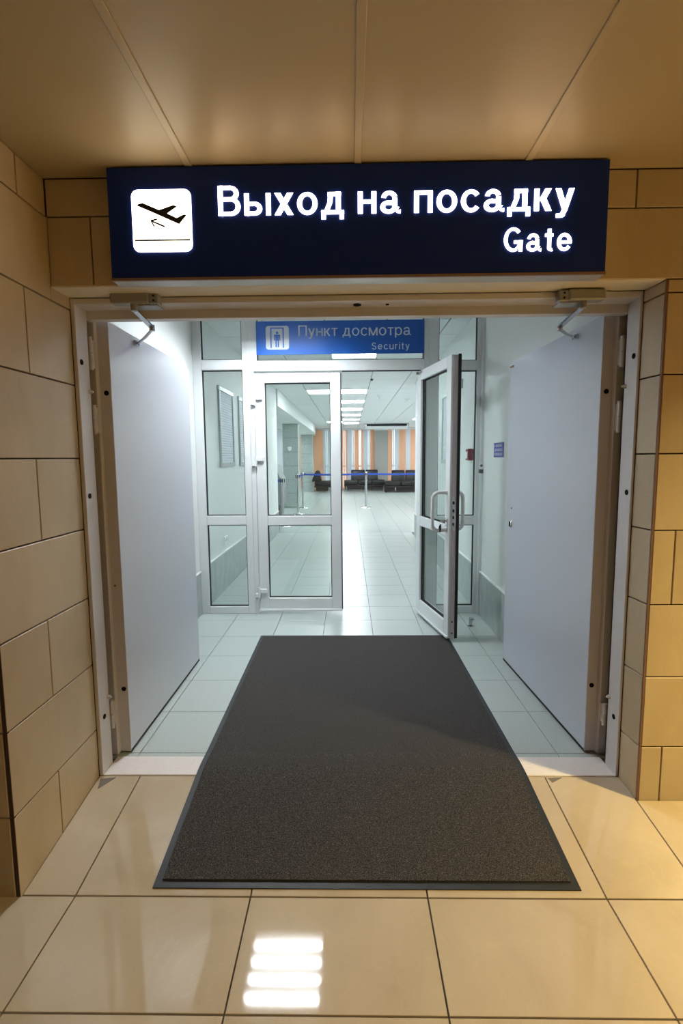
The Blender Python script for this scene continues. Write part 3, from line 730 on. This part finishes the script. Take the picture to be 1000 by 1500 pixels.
# open leaf, swung towards the vestibule
th4 = math.atan2(-.742, .148)
d4 = empty('door_4', (.625, YP-.02, 0), th4, kind='structure', label='open white glazed door leaf with pull handles')
leaf(d4, .752)
MB().box(.0, .752, h0-.012, h0, .028, .046, .003).build('drip_bar', M['pvc'], d4)
MB().box(.7525, .7545, h0+.014, h1-.010, .035, 2.14).build('edge_strip', M['steel_frame'], d4)
MB().box(.7525, .760, h1-.012, h1+.010, .03, 2.15).build('edge_seal', M['gasket'], d4)
lkp = MB().box(.7545, .757, -.012, .008, .86, 1.12).build('lock_plate', M['bright_steel'], d4)
for z in (.90, .95, 1.00, 1.06): MB().box(.757, .7585, -.008, .003, z, z+.022).build('latch', M['plug'], lkp)
for z in (.07, .16): MB().tube([(.7545, .0, z), (.757, .0, z)], .006, 8).build('screw', M['plug'], d4)
MB().box(.05, .13, h0-.020, h0, 2.118, 2.130, .002).box(.05, .06, h0-.03, h0, 2.112, 2.136).build('door_limiter', M['bright_steel'], d4)
def pull(s, x, z0, z1, off, lean):
    y0 = h0 if s < 0 else h1
    e = y0+s*off
    pts = [(x, y0, z1), (x, y0+s*(off-.045), z1+.003)]
    for k in range(1, 6): a = PI/2*k/6; pts.append((x-lean*k/6, y0+s*(off-.045+.045*math.sin(a)), z1-.045+.045*math.cos(a)))
    pts += [(x-lean, e, z1-.05), (x-lean, e, z0+.05)]
    for k in range(1, 6): a = PI/2*k/6; pts.append((x-lean*(1-k/6), y0+s*(off-.045+.045*math.cos(a)), z0+.045-.045*math.sin(a)))
    pts += [(x, y0+s*(off-.045), z0-.003), (x, y0, z0)]
    o = MB().tube(pts, .0135, 12).build('pull_handle', M['pvc'], d4)
    for z in (z0, z1): MB().tube([(x, y0, z), (x, y0+s*.012, z)], .018, 14).build('rose', M['pvc'], o)
pull(-1, .705, .862, 1.145, .115, 0)
pull(1, .705, .862, 1.145, .062, 0)
lc = MB().box(.695, .725, h0-.008, h0, .885, .955, .003).build('lock_cylinder', M['chrome'], d4)
MB().tube([(.71, h0-.006, .93), (.71, h0-.022, .93)], .009, 12).build('cylinder_core', M['bright_steel'], lc)
R4 = d4.matrix_basis
kb = empty('key_bunch', tuple((Matrix.Translation(d4.location) @ Matrix.Rotation(th4, 4, 'Z')) @ Vector((.71, h0-.022, .93))), th4, label='keys with a black tag hanging from the open glass door lock', category='keys')
MB().box(-.002, .002, -.03, .002, -.010, .010).box(-.001, .001, .0, .012, -.004, .004).build('key_blade', M['bright_steel'], kb)
MB().tube([(0, -.026+.014*math.sin(2*PI*k/16), -.012+.014*math.cos(2*PI*k/16)) for k in range(17)], .0016, 6).build('key_ring', M['chrome'], kb)
MB().tube([(0, -.030, -.024), (.002, -.034, -.042), (.0, -.036, -.075), (0, -.036, -.083)], [.004, .010, .010, .004], 10).build('key_tag', M['gasket'], kb)

# security sign on the transom
ss = empty('security_sign', (0, YP-.033, 0), label='blue sign panel reading Пункт досмотра and Security on the transom', category='sign')
MB().box(-.797, .648, -.006, 0, 2.300, 2.580, .001).build('face_panel', M['blue'], ss)
p2 = MB().prism_y(rrect(-.713, -.514, 2.343, 2.541, .022), -.0075, -.006).build('pictogram_plate', M['sign_grey'], ss)
MB().box(-.674, -.663, -.009, -.0073, 2.357, 2.526).box(-.568, -.557, -.009, -.0073, 2.357, 2.526).box(-.663, -.568, -.009, -.0073, 2.517, 2.526).build('gate_symbol', M['blue'], p2)
man = [(-.6415, 2.464), (-.634, 2.468), (-.596, 2.468), (-.5885, 2.464), (-.5885, 2.419), (-.597, 2.419), (-.597, 2.452), (-.6, 2.452), (-.6, 2.363), (-.611, 2.363), (-.611, 2.418), (-.619, 2.418), (-.619, 2.363), (-.63, 2.363), (-.63, 2.452), (-.633, 2.452), (-.633, 2.419), (-.6415, 2.419)]
MB().prism_y(man, -.009, -.0073).prism_y([(-.615+.011*math.cos(2*PI*k/16), 2.483+.011*math.sin(2*PI*k/16)) for k in range(16)], -.009, -.0073).build('figure_symbol', M['blue'], p2)
strokes('Пункт досмотра', M['sign_grey'], ss, -.432, -.006, 2.452, .962, .090, .0015, .112, .11, .30)
strokes('Security', M['sign_grey'], ss, .197, -.006, 2.335, .325, .057, .0015, .115, .19)

# ------------------------------------------------------------------ vestibule details
ds = empty('door_stop', (1.005, 4.12, 0), .5, label='small steel door stop standing on the floor right of the open glass door', category='door stop')
MB().box(-.022, .022, -.02, .02, 0, .004, .001).build('base_plate', M['bright_steel'], ds)
MB().box(-.017, .017, -.003, .003, .004, .075, .001).build('upright', M['bright_steel'], ds)
MB().box(-.017, .017, -.022, -.003, .052, .075, .003).build('buffer', M['alu'], ds)
bs = empty('staff_call_sign', (VR, 0, 0), label='small violet sign with three lines of white text on the right wall', category='sign')
MB().box(-.003, 0, 3.850, 4.105, 1.405, 1.518).build('panel', M['violet'], bs)
text('lettering', 'КНОПКА', M['white_letter'], bs, -.003, 4.045, 1.485, .150, .018, .001, facing='-x')
text('lettering', 'ДЛЯ ВЫЗОВА', M['white_letter'], bs, -.003, 4.085, 1.452, .205, .018, .001, facing='-x')
text('lettering', 'ПЕРСОНАЛА', M['white_letter'], bs, -.003, 4.085, 1.418, .205, .018, .001, facing='-x')
MB().prism_x([(4.088, 1.494), (4.07, 1.505), (4.07, 1.483)], -.0042, -.003).build('arrow_symbol', M['white_letter'], bs)
cb = empty('call_button', (VR-.012, 4.462, 1.275), label='small grey call button box on the strip beside the right sidelight', category='button')
MB().box(-.018, .012, -.04, .0, .026, .092, .004).build('upper_housing', M['white_trim'], cb)
MB().box(-.020, .012, -.042, .0, -.008, .026, .003).build('lower_housing', mat('dark_grey_plastic', (84, 90, 90), .5), cb)
MB().tube([(-.006, -.04, .058), (-.006, -.044, .058)], .011, 14).build('push_button', mat('button_grey', (96, 100, 100), .4), cb)

# posters and fittings on the corridor walls beyond the glass
def board(name, nx, x, y0, y1, z0, z1, label, grp=None):
    t = empty(name, (x, (y0+y1)/2, (z0+z1)/2), label=label, category='notice board', group=grp)
    w, h = (y1-y0)/2, (z1-z0)/2
    for n, a in (('side_rail', (-w, -w+.03, -h, h)), ('side_rail', (w-.03, w, -h, h)), ('clamp_rail', (-w-.012, w+.012, h-.035, h+.012)), ('clamp_rail', (-w-.012, w+.012, -h-.012, -h+.035))):
        MB().box(0, .022*nx, a[0], a[1], a[2], a[3], .004).build(n, M['alu'], t)
    MB().box(0, .008*nx, -w+.03, w-.03, -h+.035, h-.035).build('poster', M['paper'], t)
board('notice_board', 1, VL, 5.30, 5.93, 1.335, 2.155, 'aluminium framed notice nearest behind the left sidelight', 'notices on the corridor walls')
board('notice_board', 1, VL, 6.24, 6.87, 1.335, 2.155, 'second aluminium framed notice, cut off by the left door post', 'notices on the corridor walls')
board('notice_board', -1, VR, 5.73, 6.34, 1.345, 2.15, 'aluminium framed notice on the right wall, seen through the open leaf', 'notices on the corridor walls')
so = empty('wall_socket', (VL, 5.44, .53), label='white double power socket on the left wall above the dado', category='socket')
MB().box(0, .012, -.075, .075, -.042, .042, .004).build('faceplate', M['white_trim'], so)
for y in (-.037, .037):
    q = MB().tube([(.012, y, 0), (.014, y, 0)], .026, 18).build('outlet', M['pvc'], so)
    MB().box(.0141, .0146, y-.010, y-.005, -.004, .004).box(.0141, .0146, y+.005, y+.010, -.004, .004).build('pin_holes', M['gasket'], q)
s2 = empty('wall_socket', (VR, 5.43, .515), label='white power socket low on the right wall behind the sidelight', category='socket')
MB().box(-.014, 0, -.06, .06, -.04, .04, .004).build('faceplate', M['white_trim'], s2)
MB().tube([(-.014, 0, 0), (-.016, 0, 0)], .026, 18).build('outlet', M['pvc'], s2)
s3 = empty('junction_box', (VR, 5.34, 2.16), label='white plastic box high on the right wall behind the sidelight', category='box')
MB().box(-.03, 0, -.05, .05, -.05, .05, .006).build('housing', M['white_trim'], s3)
MB().box(-.034, -.03, -.044, .044, -.044, .044, .003).build('cover', M['white_trim'], s3)
fa = empty('fire_alarm_point', (VR, 4.84, 1.43), label='red fire alarm call point on the wall behind the right sidelight', category='alarm')
MB().box(-.05, 0, -.055, .055, -.055, .055, .008).build('housing', M['red'], fa)
MB().box(-.053, -.05, -.035, .035, -.035, .03, .002).build('press_plate', M['white_trim'], fa)

# ------------------------------------------------------------------ waiting hall
def pillar(x0, x1, y0, y1, ztop, label):
    t = MB().box(x0+.012, x1-.012, y0+.012, y1, 0, ztop).build('pillar', M['hall_grout'], kind='structure'); t['label'] = label
    n = 6; hh = ztop/n
    for k in range(n):
        MB().slab((x0+.012, y0+.012, k*hh+.004), (1, 0, 0), (0, 0, 1), (0, -1, 0), x1-x0-.024, hh-.008, .012, .003).build('tile', M['pillar'], t)
        MB().slab((x1-.012, y0+.012, k*hh+.004), (0, 1, 0), (0, 0, 1), (1, 0, 0), y1-y0-.014, hh-.008, .012, .003).build('tile', M['pillar'], t)
    bx('corner_bead', M['white_trim'], t, x1-.012, x1+.002, y0-.002, y0+.012, 0, ztop)
    return t
pa = pillar(-1.91, -1.455, 14.5, 15.0, 2.385, 'grey-green tiled pillar nearest in the waiting hall')
pillar(-2.03, -1.53, 21.3, 21.8, 2.385, 'grey-green tiled pillar by the blinds of the waiting hall')
bm_ = MB().box(-2.3, -1.33, 9.56, 20.1, 2.385, ZH+.02).box(-2.3, -1.47, 20.1, 22.3, 2.385, ZH+.02).build('trim_3', M['plaster'], kind='structure'); bm_['label'] = 'white ceiling beam over the tiled pillars'
ws_ = empty('wall_switch', (-1.705, 14.498, 1.69), label='small white switch on the nearest tiled pillar', category='switch')
MB().box(-.055, .055, -.016, 0, -.05, .05, .006).build('faceplate', M['white_trim'], ws_)
MB().box(-.02, .02, -.03, -.016, -.075, .02, .003).build('rocker', M['white_trim'], ws_)

# back windows and their vertical blinds
YB = 22.55
wb = empty('window_4', (0, YB+.12, 0), kind='structure', label='full height window wall behind the vertical blinds')
for k in range(8):
    x = -4.3+9.3*k/7
    MB().box(x-.04, x+.04, 0, .08, 0, ZH).build('mullion', M['pvc'], wb)
for z in (0, 1.0, 2.62): MB().box(-4.3, 5, .005, .075, z, z+.08).build('transom', M['pvc'], wb)
for k in range(7):
    x = -4.3+9.3*k/7
    for z0, z1 in ((.08, 1.0), (1.08, 2.62)): MB().box(x+.04, x+9.3/7-.04, .03, .04, z0, z1).build('pane', M['window_glass'], wb)
pil = MB().box(1.12, 1.70, YB-.12, YB+.1, 0, ZH).build('wall_back', M['pilaster'], kind='structure'); pil['label'] = 'plain grey pilaster between the blinds'
bx('cap', M['white_trim'], pil, 1.09, 1.70, YB-.16, YB+.08, 2.60, 2.70)
def blind(x0, x1, stripes, label, tw):
    t = empty('vertical_blind', ((x0+x1)/2, YB, 0), label=label, category='blind', group='striped vertical blinds on the back wall')
    cx = (x0+x1)/2
    MB().box(x0-cx, x1-cx, -.02, .02, 2.63, 2.69).build('head_rail', M['white_trim'], t)
    pitch = .1; n = int((x1-x0)/pitch)
    for k in range(n):
        x = x0+pitch*(k+.5)
        m = None
        for a, b, col in stripes:
            if a <= x < b: m = M[col]
        if m is None: m = M['orange' if int((x+8)/.31) % 2 else 'pale']
        a = math.radians(random.uniform(8, 20))
        if k in tw: a = math.radians(60 + random.uniform(-6, 8))
        hw = .0585
        s = MB(); dx, dy = hw*math.cos(a), hw*math.sin(a)
        s.add([(x-cx-dx, -dy, .04), (x-cx+dx, dy, .04), (x-cx+dx, dy, 2.63), (x-cx-dx, -dy, 2.63),
               (x-cx-dx+.002*dy/hw, -dy-.002, .04), (x-cx+dx+.002*dy/hw, dy-.002, .04), (x-cx+dx+.002*dy/hw, dy-.002, 2.63), (x-cx-dx+.002*dy/hw, -dy-.002, 2.63)],
              [(0, 3, 2, 1), (4, 5, 6, 7), (0, 1, 5, 4), (1, 2, 6, 5), (2, 3, 7, 6), (3, 0, 4, 7)])
        s.build('slat', m, t)
blind(-4.2, -1.9, [(-3.4, -2.75, 'pale'), (-2.4, -1.9, 'orange')], 'striped vertical blind left of the tiled pillars', (9, 12, 19))
blind(-1.85, -.40, [(-1.85, -1.12, 'orange'), (-1.12, -.78, 'pale'), (-.78, -.4, 'orange')], 'striped vertical blind behind the side-on bench', (8,))
blind(-.38, 1.13, [(-.38, -.05, 'orange'), (-.05, .26, 'pale'), (.26, .60, 'orange'), (.60, .93, 'pale'), (.93, 1.12, 'orange')], 'striped vertical blind behind the middle bench', (1, 5, 8, 12))
blind(1.70, 3.30, [(1.70, 1.86, 'orange'), (1.86, 2.17, 'pale'), (2.17, 2.48, 'orange'), (2.48, 2.73, 'pale'), (2.73, 3.3, 'orange')], 'striped vertical blind behind the right bench', (2,))
blind(3.32, 4.9, [], 'striped vertical blind farthest to the right', ())

def bench(name, x, y, rz, n, w, seats, label, base=False, cush=None):
    """upholstered bench: local x along the seat, front at -y"""
    t = empty(name, (x, y, 0), rz, label=label, category='bench', group='black leather benches in the waiting hall')
    sw = w/n
    MB().box(0, w, -.02, .66, .20, .26, .004).box(.03, w-.03, .10, .60, .05, .20).build('frame', M['dark_wood'], t)  # lower dark box stands in for the shadow under the seat
    for k in range(n):
        MB().box(k*sw+.004, (k+1)*sw-.004, -.04, .66, .26, .46, .045).build('seat_cushion', M['black_leather'], t)
    for a, b in cush:
        o = MB()
        prof = [(.36, .43), (.44, .84), (.50, .90), (.60, .88), (.72, .62), (.78, .43)]
        o.prism_x(prof, a, b); ob = o.build('backrest', M['black_leather'], t)
        md = ob.modifiers.new('bevel', 'BEVEL'); md.width = .04; md.segments = 3
        for p in ob.data.polygons: p.use_smooth = True
    if base:
        for z in (.05,): MB().box(0, w, -.03, .0, .03, .07).box(0, w, .62, .65, .03, .07).box(0, .04, .0, .62, .03, .07).box(w-.04, w, .0, .62, .03, .07).build('base_rail', M['dark_wood'], t)
        for a in (.03, w-.07):
            for b in (-.03, .60): MB().box(a, a+.05, b, b+.05, 0, .21, .004).build('leg', M['dark_wood'], t)
        for a in (w*.22, w*.62): MB().tube([(a, -.0, .0), (a, -.0, .2)], .018, 10).build('leg', M['bright_steel'], t)
    else:
        for a in (.10, w*.5, w-.10):
            for b in (.02, .58): MB().tube([(a, b, 0), (a, b, .205)], .022, 12).build('leg', M['bright_steel'], t)
    return t
bench('bench', -.23, 21.55, 0, 3, 1.78, 3, 'black leather bench with two backrests behind the belt post', cush=((.30, .90), (.93, 1.46)))
bench('bench', 1.42, 20.45, 0, 3, 1.98, 3, 'black leather bench with brown base frame, right behind the belt', base=True, cush=((.32, .86), (.89, 1.45)))
bench('bench', -.80, 20.95, PI/2, 1, .75, 1, 'black leather bench seen side-on through the closed glass door', cush=((.06, .69),))

ac = empty('air_conditioner', (1.43, 19.5, 2.70), label='white ceiling-mounted air conditioner with a long black slot', category='air conditioner')
MB().prism_x([(0, -.02), (0, -.10), (.12, -.17), (.65, -.17), (.65, -.0), (.05, -.0)], -.82, .82).build('casing', M['white_trim'], ac)
MB().box(-.76, .76, -.014, .01, -.095, -.022).build('outlet_slot', M['gasket'], ac)
MB().box(-.74, .74, -.02, -.008, -.125, -.100, .004).build('deflector', M['pvc'], ac)
for x in (-.84, .82): MB().box(x, x+.02, -.01, .65, -.165, -.0, .004).build('end_cover', M['alu'], ac)
for x, y, lab in ((.64, 10.73, 'round ceiling detector with a stem above the doorway'), (1.283, 11.4, 'smaller round ceiling detector near the open glass leaf')):
    t = empty('smoke_detector', (x, y, ZH), label=lab, category='detector', group='detectors on the hall ceiling')
    MB().lathe([(0, -.0), (.055, 0), (.055, -.012), (.045, -.022), (0, -.022)]).build('base', M['white_trim'], t)
    MB().lathe([(.028, -.02), (.03, -.03), (.018, -.05 if x > 1 else -.085), (0, -.052 if x > 1 else -.088)]).build('sensor_head', M['white_trim'], t)
hk = empty('ceiling_hook', (.378, 8.52, ZH), label='tiny dark sensor on the ceiling above the doorway', category='sensor')
MB().lathe([(0, 0), (.022, 0), (.022, -.02), (0, -.03)], n=12).build('body', M['gasket'], hk)
MB().lathe([(0, -.028), (.008, -.029), (0, -.04)], n=10).build('tip', M['plug'], hk)

def post(x, y, label, to=None, n=0):
    t = empty('barrier_post', (x, y, 0), label=label, category='barrier post', group='belt barrier posts in the hall')
    MB().lathe([(0, 0), (.17, 0), (.17, .012), (.15, .022), (.05, .034), (.032, .05), (0, .05)], n=28).build('base', M['chrome'], t)
    MB().tube([(0, 0, .04), (0, 0, .92)], .030, 16).build('pole', M['bright_steel'], t)
    hd = MB().tube([(0, 0, .90), (0, 0, 1.0), (0, 0, 1.02)], [.040, .040, .030], 16).build('head', M['bright_steel'], t)
    for a in (0, PI/2, PI, 3*PI/2):
        MB().box(.038*math.cos(a)-.012, .038*math.cos(a)+.012, .038*math.sin(a)-.012, .038*math.sin(a)+.012, .915, .99, .002).build('clip', M['gasket'], hd)
    if to:
        d = Vector((to[0]-x, to[1]-y, 0)); l = d.length; u = d/l; nn = Vector((-u.y, u.x, 0))*.0015
        vs, fs = [], []
        K = 12
        for k in range(K+1):
            s_ = .05+(l-.1)*k/K; zz = -.012*math.sin(PI*k/K)
            p = u*s_
            vs += [(p.x+nn.x, p.y+nn.y, .928+zz), (p.x+nn.x, p.y+nn.y, .980+zz), (p.x-nn.x, p.y-nn.y, .980+zz), (p.x-nn.x, p.y-nn.y, .928+zz)]
        for k in range(K):
            for q in range(4): fs.append((4*k+q, 4*k+(q+1) % 4, 4*k+4+(q+1) % 4, 4*k+4+q))
        fs += [(3, 2, 1, 0), tuple(4*K+q for q in range(4))]
        MB().add(vs, fs).build('belt', M['belt'], t)
    return t
post(.46, 14.15, 'polished belt barrier post standing in the open doorway view', to=(-1.32, 14.2))
post(-1.32, 14.2, 'belt barrier post beside the nearest pillar, farther of the pair by it', to=(-1.30, 12.6))
post(-1.30, 12.6, 'belt barrier post in front of the nearest pillar, middle one behind the closed door')
post(-1.385, 10.4, 'belt barrier post nearest the corridor corner', to=(-2.6, 9.9))
post(2.5, 14.1, 'belt barrier post hidden to the right of the open leaf', to=(.46, 14.15))
cab = empty('machine_cabinet', (-1.61, 10.9, 0), label='grey machine housing with sloping top past the corridor corner', category='cabinet')
MB().prism_y([(-.45, .42), (.16, .42), (.16, .95), (.02, 1.26), (-.45, 1.26)], -.2, .6).build('housing', M['grey_metal'], cab)
MB().box(-.40, .12, -.15, .55, .18, .42).build('plinth', M['pink'], cab)
for a in (-.38, .06):
    for b in (-.12, .48): MB().box(a, a+.05, b, b+.05, 0, .18, .003).build('foot', M['gasket'], cab)
ck = empty('corner_guard', (VL, 9.55, 0), label='dark corner guard at the floor end of the corridor wall', category='guard')
MB().box(-.012, .012, .001, .016, .0, .40, .002).build('strip', M['gasket'], ck)
MB().box(-.016, .016, .001, .022, .0, .02, .002).build('shoe', M['alu'], ck)
